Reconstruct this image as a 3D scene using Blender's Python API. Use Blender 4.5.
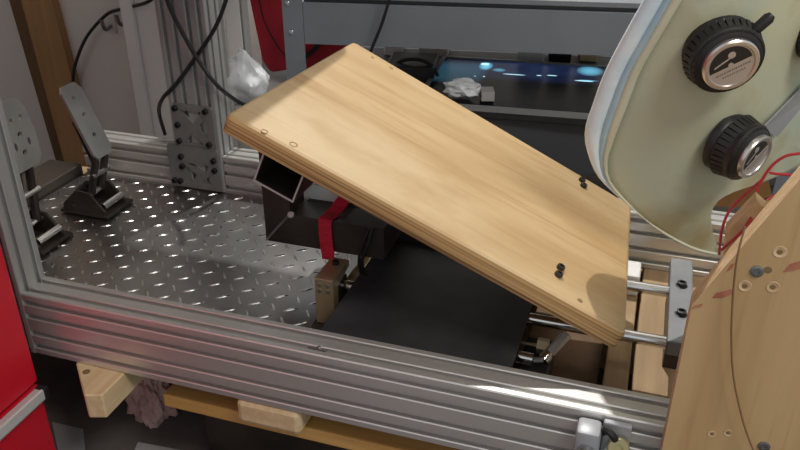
import bpy, bmesh, math, random
from mathutils import Vector, Matrix, noise
from mathutils.geometry import tessellate_polygon
random.seed(7)
for o in list(bpy.data.objects): bpy.data.objects.remove(o)
SC = bpy.context.scene
COL = SC.collection
# ------------------------------------------------------------------ camera
F, YAW, PITCH = 790.78, -0.3136, 0.4897
CAM = Vector((.6158, -.5611, .4708))
FWD = Vector((math.sin(YAW)*math.cos(PITCH), math.cos(YAW)*math.cos(PITCH), -math.sin(PITCH)))
RIGHT = Vector((math.cos(YAW), -math.sin(YAW), 0))
UP = RIGHT.cross(FWD)
cd = bpy.data.cameras.new('camera'); cam = bpy.data.objects.new('camera', cd); COL.objects.link(cam)
cd.sensor_width = 36; cd.lens = F*36/800; cd.clip_start = .01
M3 = Matrix((RIGHT, UP, -FWD)).transposed().to_4x4(); M3.translation = CAM
cam.matrix_world = M3; SC.camera = cam
# ------------------------------------------------------------------ light
w = bpy.data.worlds.new('room_light'); SC.world = w; w.use_nodes = True
w.node_tree.nodes['Background'].inputs[0].default_value = (.93, .96, 1, 1)
w.node_tree.nodes['Background'].inputs[1].default_value = .57
def area(name, loc, target, size, sy, power, col=(1, .95, .86)):
    l = bpy.data.lights.new(name, 'AREA'); l.shape = 'RECTANGLE'; l.size = size; l.size_y = sy
    l.energy = power; l.color = col
    o = bpy.data.objects.new(name, l); COL.objects.link(o); o.location = loc
    o.rotation_euler = (Vector(target)-Vector(loc)).to_track_quat('-Z', 'Y').to_euler()
    return o
area('ceiling_lamp', (.25, 1.12, 1.95), (.5, .1, 0), .035, .035, 38, (1, .97, .92))
area('ceiling_tube_lamp', (1.45, -.65, 1.65), (.55, .1, 0), .6, .4, 17, (1, .94, .85))
SC.view_settings.view_transform = 'Standard'; SC.view_settings.look = 'None'
SC.view_settings.exposure = 0; SC.view_settings.gamma = 1; SC.view_settings.use_curve_mapping = False

# ------------------------------------------------------------------ pixel -> place
def ray(px, py): return (RIGHT*((px-400)/F) + UP*((225-py)/F) + FWD)
def up(px, py, ax, v):
    d = ray(px, py); i = 'xyz'.index(ax); return CAM + d*((v-CAM[i])/d[i])
def upl(px, py, p0, n):
    d = ray(px, py); n = Vector(n); return CAM + d*((Vector(p0)-CAM).dot(n)/d.dot(n))

# ------------------------------------------------------------------ materials
def mat(name, col, rough=.5, metal=0, col2=None, scale=8, stretch=(1, 1, 1), bump=0, bscale=None, spec=.5, detail=4, mix=(.35, .65), trans=0):
    m = bpy.data.materials.new(name); m.use_nodes = True
    nt = m.node_tree; b = nt.nodes['Principled BSDF']
    b.inputs['Base Color'].default_value = (*col, 1); b.inputs['Roughness'].default_value = rough
    b.inputs['Metallic'].default_value = metal; b.inputs['Specular IOR Level'].default_value = spec
    if trans: b.inputs['Subsurface Weight'].default_value = trans; b.inputs['Subsurface Radius'].default_value = (.02, .02, .015)
    tc = nt.nodes.new('ShaderNodeTexCoord'); mp = nt.nodes.new('ShaderNodeMapping')
    mp.inputs['Scale'].default_value = stretch
    nt.links.new(tc.outputs['Object'], mp.inputs[0])
    if col2:
        n = nt.nodes.new('ShaderNodeTexNoise'); n.inputs['Scale'].default_value = scale; n.inputs['Detail'].default_value = detail
        nt.links.new(mp.outputs[0], n.inputs[0])
        r = nt.nodes.new('ShaderNodeValToRGB'); r.color_ramp.elements[0].position = mix[0]; r.color_ramp.elements[1].position = mix[1]
        r.color_ramp.elements[0].color = (*col, 1); r.color_ramp.elements[1].color = (*col2, 1)
        nt.links.new(n.outputs['Fac'], r.inputs[0]); nt.links.new(r.outputs[0], b.inputs['Base Color'])
    if bump:
        n2 = nt.nodes.new('ShaderNodeTexNoise'); n2.inputs['Scale'].default_value = bscale or scale*3; n2.inputs['Detail'].default_value = 5
        nt.links.new(mp.outputs[0], n2.inputs[0])
        bu = nt.nodes.new('ShaderNodeBump'); bu.inputs['Strength'].default_value = bump; bu.inputs['Distance'].default_value = .002
        nt.links.new(n2.outputs['Fac'], bu.inputs['Height']); nt.links.new(bu.outputs[0], b.inputs['Normal'])
    return m
def mixin(m, col, scale, stretch, lo, hi, amt=1, seed=0.0, kind='noise'):
    """lay a second procedural tone (grain, stain) over a material's colour"""
    nt = m.node_tree; b = nt.nodes['Principled BSDF']
    tc = nt.nodes.new('ShaderNodeTexCoord'); mp = nt.nodes.new('ShaderNodeMapping'); mp.inputs['Scale'].default_value = stretch
    mp.inputs['Location'].default_value = (seed, seed*.7, seed*1.3)
    nt.links.new(tc.outputs['Object'], mp.inputs[0])
    n = nt.nodes.new('ShaderNodeTexNoise'); n.inputs['Scale'].default_value = scale; n.inputs['Detail'].default_value = 5
    nt.links.new(mp.outputs[0], n.inputs[0])
    r = nt.nodes.new('ShaderNodeMapRange'); r.inputs[1].default_value = lo; r.inputs[2].default_value = hi; r.inputs[4].default_value = amt
    nt.links.new(n.outputs['Fac'], r.inputs[0])
    mx = nt.nodes.new('ShaderNodeMix'); mx.data_type = 'RGBA'; mx.inputs['B'].default_value = (*col, 1)
    src = b.inputs['Base Color']
    if src.is_linked: nt.links.new(src.links[0].from_socket, mx.inputs['A'])
    else: mx.inputs['A'].default_value = src.default_value
    nt.links.new(r.outputs[0], mx.inputs['Factor']); nt.links.new(mx.outputs['Result'], b.inputs['Base Color'])
    return m
M = {}
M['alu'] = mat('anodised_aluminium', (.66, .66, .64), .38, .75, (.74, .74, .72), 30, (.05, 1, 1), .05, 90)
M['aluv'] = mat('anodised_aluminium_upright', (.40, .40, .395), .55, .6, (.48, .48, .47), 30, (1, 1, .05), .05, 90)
M['plate'] = mat('tread_plate_metal', (.50, .50, .49), .33, 1, (.34, .34, .33), 9, (1, 1, 1), .15, 40)
M['tread'] = mat('tread_metal', (.72, .72, .70), .22, 1)
M['chrome'] = mat('polished_steel', (.75, .75, .74), .14, 1)
M['steel'] = mat('bracket_steel', (.36, .37, .37), .42, .9, (.25, .26, .26), 25)
M['plateal'] = mat('cut_plate_aluminium', (.36, .36, .355), .5, .7, (.30, .30, .295), 25)
M['satin'] = mat('brushed_pedal_aluminium', (.60, .60, .58), .45, .85, (.48, .48, .46), 30, (1, 1, .3))
M['blacksteel'] = mat('black_mill_scale_steel', (.026, .023, .020), .38, .2, (.060, .048, .038), 14, (1, 1, 1), .1)
M['cutsteel'] = mat('bare_cut_steel', (.55, .55, .52), .5, .2)
M['blacksheet'] = mat('black_painted_sheet', (.022, .024, .027), .5, 0, (.040, .043, .048), 18, (1, 1, 1), .15)
M['black'] = mat('black_plastic', (.012, .012, .013), .45)
M['rubber'] = mat('black_cable_rubber', (.010, .010, .011), .5)
M['brass'] = mat('gold_anodised_aluminium', (.52, .43, .26), .45, .6, (.44, .36, .21), 30)
M['board'] = mat('varnished_pine_plywood', (.385, .250, .110), .45, 0, (.465, .325, .165), 5, (1, 6, 6), .05, 60)
mixin(M['board'], (.33, .195, .075), 9, (.9, 13, 13), .53, .72, .75, 3)
mixin(M['board'], (.51, .39, .23), 3.2, (1, 2, 2), .46, .62, .75, 9)
mixin(M['board'], (.35, .215, .085), 5.5, (1, 1.6, 1.6), .56, .68, .6, 31)
mixin(M['board'], (.30, .19, .075), 22, (.35, 9, 9), .64, .74, .5, 21)
M['ply_edge'] = mat('plywood_edge', (.40, .24, .09), .55, 0, (.58, .39, .17), 30, (.06, 1, 8))
mixin(M['ply_edge'], (.13, .065, .022), 40, (.05, 1, 8), .50, .60, .9, 4)
M['panel'] = mat('pale_plywood', (.50, .335, .155), .6, 0, (.57, .395, .195), 7, (6, 6, .6), .05, 70)
mixin(M['panel'], (.40, .25, .105), 10, (9, 9, .5), .56, .72, .7, 5)
M['panel_edge'] = mat('pale_plywood_edge', (.68, .52, .32), .7, 0, (.54, .38, .20), 60, (1, 5, 1), .5, 120)
M['pine'] = mat('sawn_pine', (.60, .44, .24), .65, 0, (.70, .55, .34), 12, (8, .6, 8), .08, 60)
M['pine_end'] = mat('pine_end_grain', (.66, .50, .31), .7, 0, (.52, .35, .18), 40, (.4, 1, 3), .1)
M['pallet'] = mat('old_pallet_pine', (.48, .27, .075), .7, 0, (.60, .37, .12), 9, (.6, 8, 8), .08, 60)
M['palletdk'] = mat('grey_pallet_wood', (.32, .215, .115), .75, 0, (.42, .29, .16), 9, (8, .6, 8), .08, 60)
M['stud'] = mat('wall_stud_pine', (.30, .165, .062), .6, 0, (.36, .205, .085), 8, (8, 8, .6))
M['studdk'] = mat('dark_brown_pine', (.10, .055, .024), .7, 0, (.13, .07, .03), 8, (8, 8, .6))  # pine in a darker brown tone than the stud
M['wall'] = mat('painted_wall', (.60, .575, .54), .8, 0, (.64, .615, .58), 3, (1, 1, 1), .03, 80)
M['white'] = mat('white_paint', (.74, .75, .74), .55)
M['concrete'] = mat('concrete_floor', (.070, .061, .055), .85, 0, (.14, .122, .108), 9, (1, 1, 1), .4, 60)
M['red'] = mat('red_cabinet_enamel', (.55, .008, .024), .33, 0, (.60, .010, .028), 4)
M['redcloth'] = mat('red_fabric', (.34, .012, .028), .85, 0, (.42, .02, .04), 12, (1, 1, 1), .2, 200)
M['redstrap'] = mat('red_webbing', (.62, .014, .055), .8, 0, (.46, .010, .03), 60, (1, 1, 6), .2, 300)
M['redwire'] = mat('red_wire', (.46, .03, .05), .4)
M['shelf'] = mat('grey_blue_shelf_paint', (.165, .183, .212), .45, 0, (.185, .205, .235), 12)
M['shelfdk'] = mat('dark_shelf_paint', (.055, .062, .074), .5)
M['bag'] = mat('white_plastic_bag', (.62, .65, .68), .4, 0, spec=.4)
M['shell'] = mat('fibreglass_shell', (.58, .58, .40), .45, 0, (.47, .53, .42), 6, (1, 1, 1), .1, 60)
mixin(M['shell'], (.42, .56, .53), 4.5, (1, 1, 1), .52, .66, .7, 2)
mixin(M['shell'], (.34, .25, .10), 8, (1, 1, 1), .54, .70, .8, 12)
M['foam'] = mat('pale_blue_foam_edge', (.70, .86, .95), .85, 0, (.86, .94, .98), 20, (1, 1, 1), .4, 90)
M['foamblue'] = mat('pale_blue_foam', (.38, .55, .64), .8, 0, (.50, .64, .70), 20, (1, 1, 1), .3, 90)
M['cream'] = mat('cream_resin', (.72, .70, .52), .5, 0, (.64, .65, .50), 14, (1, 1, 1), .2, 60)
M['label'] = mat('silver_label', (.60, .56, .53), .38, .6)
M['ring'] = mat('silver_ring', (.66, .64, .62), .28, .9)
M['dark'] = mat('dark_print', (.018, .017, .016), .5)
M['print'] = mat('grey_print', (.20, .18, .17), .5)
M['greycast'] = mat('grey_cast_bracket', (.34, .36, .385), .45, .3, (.40, .42, .445), 20)
M['greyblock'] = mat('grey_machined_block', (.20, .21, .22), .45, .3, (.24, .25, .26), 20)
M['yellow'] = mat('yellow_zinc', (.42, .38, .20), .4, .7)
M['rag'] = mat('dusty_pink_rag', (.40, .23, .21), .95, 0, (.52, .36, .32), 25, (1, 1, 1), .6, 120)
M['paper'] = mat('grey_paper', (.36, .36, .36), .85)
M['redmark'] = mat('red_marker', (.40, .13, .085), .7, 0, (.46, .22, .12), 60)
M['graphite'] = mat('dark_wire_sheath', (.22, .14, .065), .6)
M['plug'] = mat('wood_plug', (.30, .19, .085), .6)
M['pull'] = mat('satin_aluminium_pull', (.72, .72, .71), .4, .35)
M['bezel'] = mat('grey_bezel', (.20, .21, .22), .4)
# lit screen: dark blue picture with cyan lights
ms = bpy.data.materials.new('lit_screen'); ms.use_nodes = True
nt = ms.node_tree; b = nt.nodes['Principled BSDF']; b.inputs['Base Color'].default_value = (.004, .006, .01, 1); b.inputs['Roughness'].default_value = .25; b.inputs['Specular IOR Level'].default_value = .12
tc = nt.nodes.new('ShaderNodeTexCoord'); sx = nt.nodes.new('ShaderNodeSeparateXYZ'); nt.links.new(tc.outputs['Object'], sx.inputs[0])
def mth(op, a, c=None):
    n = nt.nodes.new('ShaderNodeMath'); n.operation = op
    for i, v in enumerate((a, c)):
        if v is None: continue
        if isinstance(v, (int, float)): n.inputs[i].default_value = v
        else: nt.links.new(v, n.inputs[i])
    return n.outputs[0]
def blob(cx, cy, rx, ry, p):
    dx = mth('MULTIPLY', mth('SUBTRACT', sx.outputs[0], cx), 1/rx); dy = mth('MULTIPLY', mth('SUBTRACT', sx.outputs[1], cy), 1/ry)
    d = mth('ADD', mth('POWER', mth('ABSOLUTE', dx), p), mth('POWER', mth('ABSOLUTE', dy), p))
    return mth('MAXIMUM', mth('SUBTRACT', 1, d), 0)
def sumn(l):
    s = l[0]
    for t in l[1:]: s = mth('ADD', s, t)
    return s
SCREEN_NODES = (nt, b)
nz = nt.nodes.new('ShaderNodeTexNoise'); nz.inputs['Scale'].default_value = 28; nz.inputs['Detail'].default_value = 3
nt.links.new(tc.outputs['Object'], nz.inputs[0])
M['screen'] = ms

# ------------------------------------------------------------------ mesh helpers
def box(bm, x0, x1, y0, y1, z0, z1, bev=0):
    vs = [bm.verts.new((x, y, z)) for z in (z0, z1) for y in (y0, y1) for x in (x0, x1)]
    fs = [bm.faces.new([vs[i] for i in q]) for q in ((0, 2, 3, 1), (4, 5, 7, 6), (0, 1, 5, 4), (2, 6, 7, 3), (0, 4, 6, 2), (1, 3, 7, 5))]
    if bev:
        es = {e for f in fs for e in f.edges}
        bmesh.ops.bevel(bm, geom=list(es), offset=bev, segments=2, affect='EDGES', profile=.5)
    return bm
def prism(bm, outline, holes=(), fr=None, t=.01):
    """flat plate with holes: 2D outline in frame fr=(origin, u, v), thickened by t along u x v"""
    o, u, v = fr or (Vector((0, 0, 0)), Vector((1, 0, 0)), Vector((0, 1, 0)))
    n = u.cross(v).normalized()
    loops = [list(outline)] + [list(h) for h in holes]
    flat = [Vector((a, c, 0)) for l in loops for a, c in l]
    tris = tessellate_polygon([[Vector((a, c, 0)) for a, c in l] for l in loops])
    P = [o+u*p.x+v*p.y for p in flat]
    A = [bm.verts.new(p+n*t) for p in P]; B = [bm.verts.new(p) for p in P]
    for tr in tris:
        try: bm.faces.new([A[i] for i in tr]); bm.faces.new([B[i] for i in reversed(tr)])
        except ValueError: pass
    k = 0
    for l in loops:
        m = len(l)
        for i in range(m):
            a, c = k+i, k+(i+1) % m
            bm.faces.new((B[a], B[c], A[c], A[a]))
        k += m
    bmesh.ops.recalc_face_normals(bm, faces=bm.faces[:])
    return bm
def circ(cx, cy, r, n=14, ry=None): return [(cx+r*math.cos(2*math.pi*i/n), cy+(ry or r)*math.sin(2*math.pi*i/n)) for i in range(n)]
def frames(pts):
    T = [(pts[min(i+1, len(pts)-1)]-pts[max(i-1, 0)]).normalized() for i in range(len(pts))]
    n = T[0].orthogonal().normalized(); out = []
    for t in T:
        n = (n-t*n.dot(t)).normalized(); out.append((n, t.cross(n)))
    return out
def tube(bm, pts, r, seg=10, closed_ends=True):
    pts = [Vector(p) for p in pts]; rings = []
    R = r if isinstance(r, (list, tuple)) else [r]*len(pts)
    for p, (a, c), rr in zip(pts, frames(pts), R):
        rings.append([bm.verts.new(p+a*rr*math.cos(2*math.pi*i/seg)+c*rr*math.sin(2*math.pi*i/seg)) for i in range(seg)])
    for q, s in zip(rings, rings[1:]):
        for i in range(seg): bm.faces.new((q[i], q[(i+1) % seg], s[(i+1) % seg], s[i]))
    if closed_ends: bm.faces.new(rings[0][::-1]); bm.faces.new(rings[-1])
    return bm
def smooth_path(pts, n=6):
    pts = [Vector(p) for p in pts]; P = [pts[0]]+pts+[pts[-1]]; out = []
    for i in range(1, len(P)-2):
        a, c, d, e = P[i-1:i+3]
        for k in range(n):
            t = k/n
            out.append(.5*((2*c)+(d-a)*t+(2*a-5*c+4*d-e)*t*t+(3*c-a-3*d+e)*t**3))
    out.append(pts[-1]); return out
def lathe(bm, prof, o, axis, seg=32):
    """prof: list of (radius, height along axis)"""
    axis = Vector(axis).normalized(); a = axis.orthogonal().normalized(); c = axis.cross(a); o = Vector(o); rings = []
    for r, h in prof:
        rings.append([bm.verts.new(o+axis*h+(a*math.cos(2*math.pi*i/seg)+c*math.sin(2*math.pi*i/seg))*max(r, 1e-5)) for i in range(seg)])
    for q, s in zip(rings, rings[1:]):
        for i in range(seg): bm.faces.new((q[i], q[(i+1) % seg], s[(i+1) % seg], s[i]))
    bm.faces.new(rings[0][::-1]); bm.faces.new(rings[-1])
    bmesh.ops.recalc_face_normals(bm, faces=bm.faces[:])
    return bm
def rounded(poly, r, n=5):
    out = []; m = len(poly)
    for i in range(m):
        p = Vector(poly[i]); a = (Vector(poly[i-1])-p).normalized(); c = (Vector(poly[(i+1) % m])-p).normalized()
        for k in range(n+1):
            t = k/n; q1 = p+a*r*(1-t); q2 = p+c*r*t
            out.append(tuple((q1*(1-t)+q2*t)[:]) if False else tuple((p+a*r*(1-t)**2+c*r*t**2)[:]))
    return out
def nb(): return bmesh.new()
def obj(name, bm, m, parent=None, smooth=False, label=None):
    me = bpy.data.meshes.new(name); bm.normal_update(); bm.to_mesh(me); bm.free()
    ml = m if isinstance(m, (list, tuple)) else [m]
    for k in ml: me.materials.append(M[k])
    if smooth:
        me.shade_smooth()
        try: me.set_sharp_from_angle(angle=math.radians(38))
        except Exception: pass
    o = bpy.data.objects.new(name, me); COL.objects.link(o)
    if parent: o.parent = parent; o.matrix_parent_inverse = Matrix.Identity(4)
    if label: o['label'] = label
    return o
def thing(name, label, cat, loc=(0, 0, 0), rz=0, group=None):
    o = bpy.data.objects.new(name, None); COL.objects.link(o); o.empty_display_size = .02
    o.location = loc; o.rotation_euler = (0, 0, rz); return tag(o, label, cat, group)
def tag(o, label, cat, group=None):
    o['label'] = label; o['category'] = cat
    if group: o['group'] = group
    return o
def struct(o): o['kind'] = 'structure'; return o
def origin_to(o, p):
    """move a mesh object's origin to p, keeping the shape in place"""
    p = Vector(p); o.data.transform(Matrix.Translation(-p)); o.location = p; return o
def rebase(root, p):
    """move an Empty root to p, children's meshes stay in world place"""
    p = Vector(p); root.location = p
    for c in root.children:
        c.data.transform(Matrix.Translation(-p))
        for g in c.children: g.data.transform(Matrix.Translation(-p))
    return root
def bolt(bm, p, n, r=.004, h=.004, hexr=True):
    """socket head screw with a recessed hex"""
    seg = 16; lathe(bm, [(r, 0), (r, h*.85), (r*.88, h), (r*.5, h), (r*.48, h*.45), (0, h*.45)], p, n, seg); return bm

# ------------------------------------------------------------------ T-slot profiles
def slot_outline(wd, ht, sw, sh):
    """closed section wd x ht with slots at sw on the short sides and sh on the long sides"""
    op, mid, dp, lip, ch = .0029, .0050, .0066, .0018, .0009
    def side(L, slots):
        pts = [(.0012, 0)]
        for s in slots:
            pts += [(s-op-ch, 0), (s-op, ch), (s-op, lip), (s-mid, lip+.0006), (s-mid+.0016, dp), (s+mid-.0016, dp), (s+mid, lip+.0006), (s+op, lip), (s+op, ch), (s+op+ch, 0)]
        pts += [(L-.0012, 0)]
        return pts
    out = []
    for x, d in side(wd, sw): out.append((x, d))
    for x, d in side(ht, sh): out.append((wd-d, x))
    for x, d in side(wd, sw): out.append((wd-x, ht-d))
    for x, d in side(ht, sh): out.append((d, ht-x))
    return out
S2 = (.0105, .0295); S4 = (.0110, .0285, .0515, .0690)
def profile(name, o, u, v, length, wd, ht, sw, sh, m, label, cat, group=None, parent=None):
    bm = nb(); prism(bm, slot_outline(wd, ht, sw, sh), (), (Vector(o), Vector(u), Vector(v)), length)
    ob = obj(name, bm, m, parent)
    if not parent: origin_to(ob, o); tag(ob, label, cat, group)
    return ob
W = .4056
FLOOR = -.25

# ------------------------------------------------------------------ setting
bm = nb(); box(bm, -2.2, 2.6, -1.6, 2.0, FLOOR-.05, FLOOR); struct(obj('floor', bm, 'concrete'))
bm = nb(); box(bm, -1.29, -.10, .72, .78, FLOOR, 2.15); struct(obj('wall_left', bm, 'wall'))
bm = nb(); box(bm, -.10, 2.6, 1.30, 1.36, FLOOR, 2.15); struct(obj('wall_back', bm, 'wall'))
bm = nb(); box(bm, -1.35, -1.29, -1.6, .78, FLOOR, 2.15); struct(obj('wall_side', bm, 'wall'))
bm = nb(); box(bm, -2.2, 2.6, -1.6, 2.0, 2.15, 2.20); struct(obj('ceiling', bm, 'wall'))
# white door trim beside the rig
bm = nb(); p0 = up(150, 60, 'y', .70); box(bm, p0.x-.015, p0.x+.12, .690, .72, FLOOR, 1.2, .004); struct(obj('trim_1', bm, 'white'))
a = up(140, 60, 'y', .70)
bm = nb(); box(bm, a.x-.012, a.x+.014, .680, .6905, FLOOR, 1.2, .003); struct(obj('trim_2', bm, 'white'))
# wall stud
def lean(pix, y, th):
    bm = nb(); q = [up(a, c, 'y', y) for a, c in pix]; lo = []
    for t, bt in ((q[0], q[1]), (q[3], q[2])):
        d = bt-t
        lo.append((t+d*((FLOOR-t.z)/d.z), t+d*((.6-t.z)/d.z)))
    prism(bm, [(lo[0][0].x, FLOOR), (lo[1][0].x, FLOOR), (lo[1][1].x, .6), (lo[0][1].x, .6)], (), (Vector((0, y+th, 0)), X1, Z1), th); return bm, lo[0][0]
X1, Y1, Z1 = Vector((1, 0, 0)), Vector((0, 1, 0)), Vector((0, 0, 1))
bm, q0 = lean([(21, 0), (53, 120), (80, 110), (51, 0)], .700, .0195)
sd = thing('wall_stud', 'bare brown timber stud leaning against the pale wall behind the pedals', 'stud')
obj('front_board', bm, 'stud', sd)
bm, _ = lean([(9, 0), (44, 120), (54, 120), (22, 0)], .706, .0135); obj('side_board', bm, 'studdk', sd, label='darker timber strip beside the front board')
rebase(sd, (q0.x, .71, FLOOR))

# ------------------------------------------------------------------ pallet under the rig
pal = thing('wooden_pallet', 'rough timber pallet under the aluminium frame rails', 'pallet')
def plank(x0, x1, y0, y1, z0, z1, m='palletdk', name='deck_board', bev=.002):
    bm = nb(); box(bm, x0, x1, y0, y1, z0, z1, bev); return obj(name, bm, m, pal)
# left deck board with a diagonally cut end
L4 = [up(75, 363, 'z', -.08), up(120, 373, 'z', -.08), up(102, 395, 'z', -.08), up(84, 395, 'z', -.08)]
bm = nb()
out = [(L4[3].x, L4[3].y), (L4[2].x, L4[2].y), (L4[1].x+.004, .005), (L4[1].x+.004, .46), (L4[0].x, .46), (L4[0].x, .0)]
prism(bm, out, (), (Vector((0, 0, -.112)), Vector((1, 0, 0)), Vector((0, 1, 0))), .0318)
bmesh.ops.bevel(bm, geom=[e for e in bm.edges if len(e.link_faces) == 2 and e.calc_face_angle() > .4], offset=.0015, segments=1, affect='EDGES')
lb = obj('deck_board', bm, 'pine', pal, label='pale deck board with a diagonally sawn end')
kn = L4[0].lerp(L4[1], .27).lerp(L4[3], .22)
bm = nb(); lathe(bm, [(.0042, 0), (.0042, .0006), (.002, .0008)], (kn.x, kn.y, -.0803), (0, 0, 1), 14); obj('knot', bm, 'graphite', lb)
plank(.252, .3255, -.0010, .46, -.1115, -.0802, 'pine', bev=.006)
for x0, x1 in ((.36, .43), (.47, .512), (.616, .6425), (.6465, .735), (.75, .83), (.845, .93)):
    plank(x0, x1, .055 if x0 < .5 else .012+random.random()*.006, .46, -.1115, -.0802)
plank(-.30, -.22, .01, .46, -.1115, -.0802)
plank(.52, .610, .102, .36, -.1295, -.1120, 'studdk', 'lower_board')  # brown board low in the gap, its shade put into the dark colour
# lengthwise planks and runners
plank(.150, .98, .014, .100, -.1290, -.1120, 'pallet', 'front_plank')
plank(-.32, .98, .37, .46, -.1295, -.1120, 'pallet', 'rear_plank')
for y0, y1 in ((.07, .10), (.395, .435)): plank(-.30 if y0 > .2 else .16, .97, y0, y1, FLOOR, -.1300, 'blacksteel' if y0 < .2 else 'palletdk', 'runner')
plank(-.30, .12, .25, .29, FLOOR, -.1125, 'palletdk', 'runner')
rebase(pal, (.3, .2, FLOOR))

# ------------------------------------------------------------------ aluminium frame
X1, Y1, Z1 = Vector((1, 0, 0)), Vector((0, 1, 0)), Vector((0, 0, 1))
# frame (o,u,v): extrusion runs along u x v ; u = +y, v = +z -> +x
profile('frame_rail', (0, 0, -.08), Y1, Z1, 1.0, .04, .08, S2, S4, 'alu', 'long slotted aluminium rail with a clamp bracket bolted to it in front', 'rail')
profile('frame_rail', (.0205, W, -.08), Y1, Z1, .98, .04, .08, S2, S4, 'alu', 'slotted aluminium rail behind the tilted board, running under the seat shell', 'rail')
profile('frame_rail', (-.235, W, -.08), Y1, Z1, .174, .04, .08, S2, S4, 'alu', 'short slotted aluminium rail behind the pedals, left of the upright', 'rail')
# uprights: u=+x, v=+y -> +z
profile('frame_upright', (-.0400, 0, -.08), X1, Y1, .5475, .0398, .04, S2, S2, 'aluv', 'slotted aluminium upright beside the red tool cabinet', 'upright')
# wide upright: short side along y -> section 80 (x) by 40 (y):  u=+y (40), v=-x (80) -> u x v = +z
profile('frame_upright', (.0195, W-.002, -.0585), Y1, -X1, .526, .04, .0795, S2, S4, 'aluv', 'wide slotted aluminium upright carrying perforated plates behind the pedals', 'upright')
# unseen deck added across the uprights to shade the pedal end
wd_ = thing('shade_deck', 'added black deck plate across the two frame uprights, shading the pedals', 'deck')
bm = nb(); prism(bm, rounded([(-.27, -.012), (.262, -.012), (.262, .455), (-.27, .455)], .03), (), (Vector((0, 0, .468)), X1, Y1), .010); obj('plate', bm, 'blacksheet', wd_)
for y in (.02, .425):
    bm = nb(); box(bm, -.265, .255, y-.018, y+.018, .4785, .5150, .001); obj('stiffener', bm, 'aluv', wd_)
rebase(wd_, (-.02, .22, .468))
# slot nut in the front rail
bm = nb(); c = up(317, 346, 'z', 0); box(bm, c.x-.009, c.x+.010, c.y-.0024, c.y+.0024, -.0062, -.0022, .0006)
sn = obj('slot_nut', bm, 'steel'); bm = nb(); lathe(bm, [(.002, 0), (.002, .0018), (.001, .0022)], (c.x+.002, c.y, -.0022), (0, 0, 1), 12)
sb = obj('ball_spring', bm, 'chrome', sn); origin_to(sn, (c.x, c.y, -.006)); sb.data.transform(Matrix.Translation((-c.x, -c.y, .006)))
tag(sn, 'small steel slot nut lying in the top groove of the front rail', 'slot nut')

# perforated bracket plates on the wide upright
def px2(px, py): p = up(px, py, 'y', W-.006); return (p.x, p.z)
ux0, ux1 = -.0595, .0192
def bracket(name, x0, x1, z0, z1, cuts, bolts, label):
    r = thing(name, label, 'bracket')
    bm = nb(); prism(bm, [(x0, z0), (x1, z0), (x1, z1-.004), (x1-.004, z1), (x0+.004, z1), (x0, z1-.004)], cuts, (Vector((0, W-.0025, 0)), X1, Z1), .0038)
    obj('plate', bm, 'plateal', r)
    for bx, bz in bolts:
        bm = nb(); bolt(bm, (bx, W-.0063, bz), (0, -1, 0), .0046, .005); obj('bolt', bm, 'black', r)
    return rebase(r, ((x0+x1)/2, W, z0))
zb, zm, zt = -.0575, .0135, .0790
xa, xb = ux0+.006, ux1-.004
tri1 = [(xa+.016, -.016), (xa+.052, -.016), (xa+.044, -.030)]
tri2 = [(xa+.012, -.022), (xa+.030, -.034), (xa+.018, -.048)]
tri3 = [(xa+.055, -.030), (xa+.055, -.048), (xa+.038, -.044)]
bracket('perforated_plate', xa-.018, xb, zb, zm-.0005, [tri1, tri2, tri3], [(xa-.011, -.048), (xa-.001, -.048), (xa+.006, -.006), (xa+.062, -.006), (xa+.006, -.022), (xa+.062, -.022)],
        'lower perforated steel plate bolted across the foot of the wide upright')
t1 = [(xa+.014, .070), (xa+.050, .070), (xa+.034, .050)]
t2 = [(xa+.056, .060), (xa+.056, .030), (xa+.040, .044)]
t3 = [(xa+.016, .018), (xa+.048, .018), (xa+.032, .036)]
bracket('perforated_plate', xa, xb, zm, zt, [t1, t2, t3], [(xa+.007, .072), (xa+.058, .072), (xa+.007, .020), (xa+.058, .020), (xa+.008, .046)],
        'upper perforated steel plate with triangular cut-outs on the wide upright')

# ------------------------------------------------------------------ diamond tread plate
tp = thing('tread_plate', 'shiny diamond-pattern aluminium tread plate under the pedals', 'tread plate')
PZ = -.0600
bm = nb(); box(bm, -.235, .288, .0405, W-.0005, PZ-.003, PZ, .0005); obj('sheet', bm, 'plate', tp)
def tread_mesh():
    bm = nb(); L, wd, h = .0100, .0022, .0012; ring = []
    for k, (s, hh) in enumerate(((1, 0), (.62, h))):
        ring.append([bm.verts.new((x*s, y*s, hh)) for x, y in ((-L, 0), (-L*.55, -wd*.8), (0, -wd), (L*.55, -wd*.8), (L, 0), (L*.55, wd*.8), (0, wd), (-L*.55, wd*.8))])
    for i in range(8): bm.faces.new((ring[0][i], ring[0][(i+1) % 8], ring[1][(i+1) % 8], ring[1][i]))
    bm.faces.new(ring[1]); return bm
t0 = obj('tread', tread_mesh(), 'tread', tp); pitch = .0226; spots = []
for i in range(24):
    for j in range(17):
        x = -.224+i*pitch; y = .052+j*pitch
        if x < .281 and y < W-.009: spots.append((x, y, math.radians((45 if (i+j) % 2 else -45)-6)))
spots.sort(key=lambda q: (Vector((q[0], q[1], PZ))-CAM).length)
for k, (x, y, a) in enumerate(spots[:296]):
    o = t0 if k == 0 else t0.copy()
    if k: COL.objects.link(o); o.parent = tp
    o.location = (x, y, PZ-.0001); o.rotation_euler = (0, 0, a)
bm = nb()
for x, y, a in spots[296:]:
    b2 = tread_mesh(); b2.transform(Matrix.Translation((x, y, PZ-.0001))@Matrix.Rotation(a, 4, 'Z'))
    me = bpy.data.meshes.new('tmp'); b2.to_mesh(me); b2.free(); bm.from_mesh(me); bpy.data.meshes.remove(me)
far_t = obj('far_treads', bm, 'tread', tp); far_t['kind'] = 'stuff'
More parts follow.
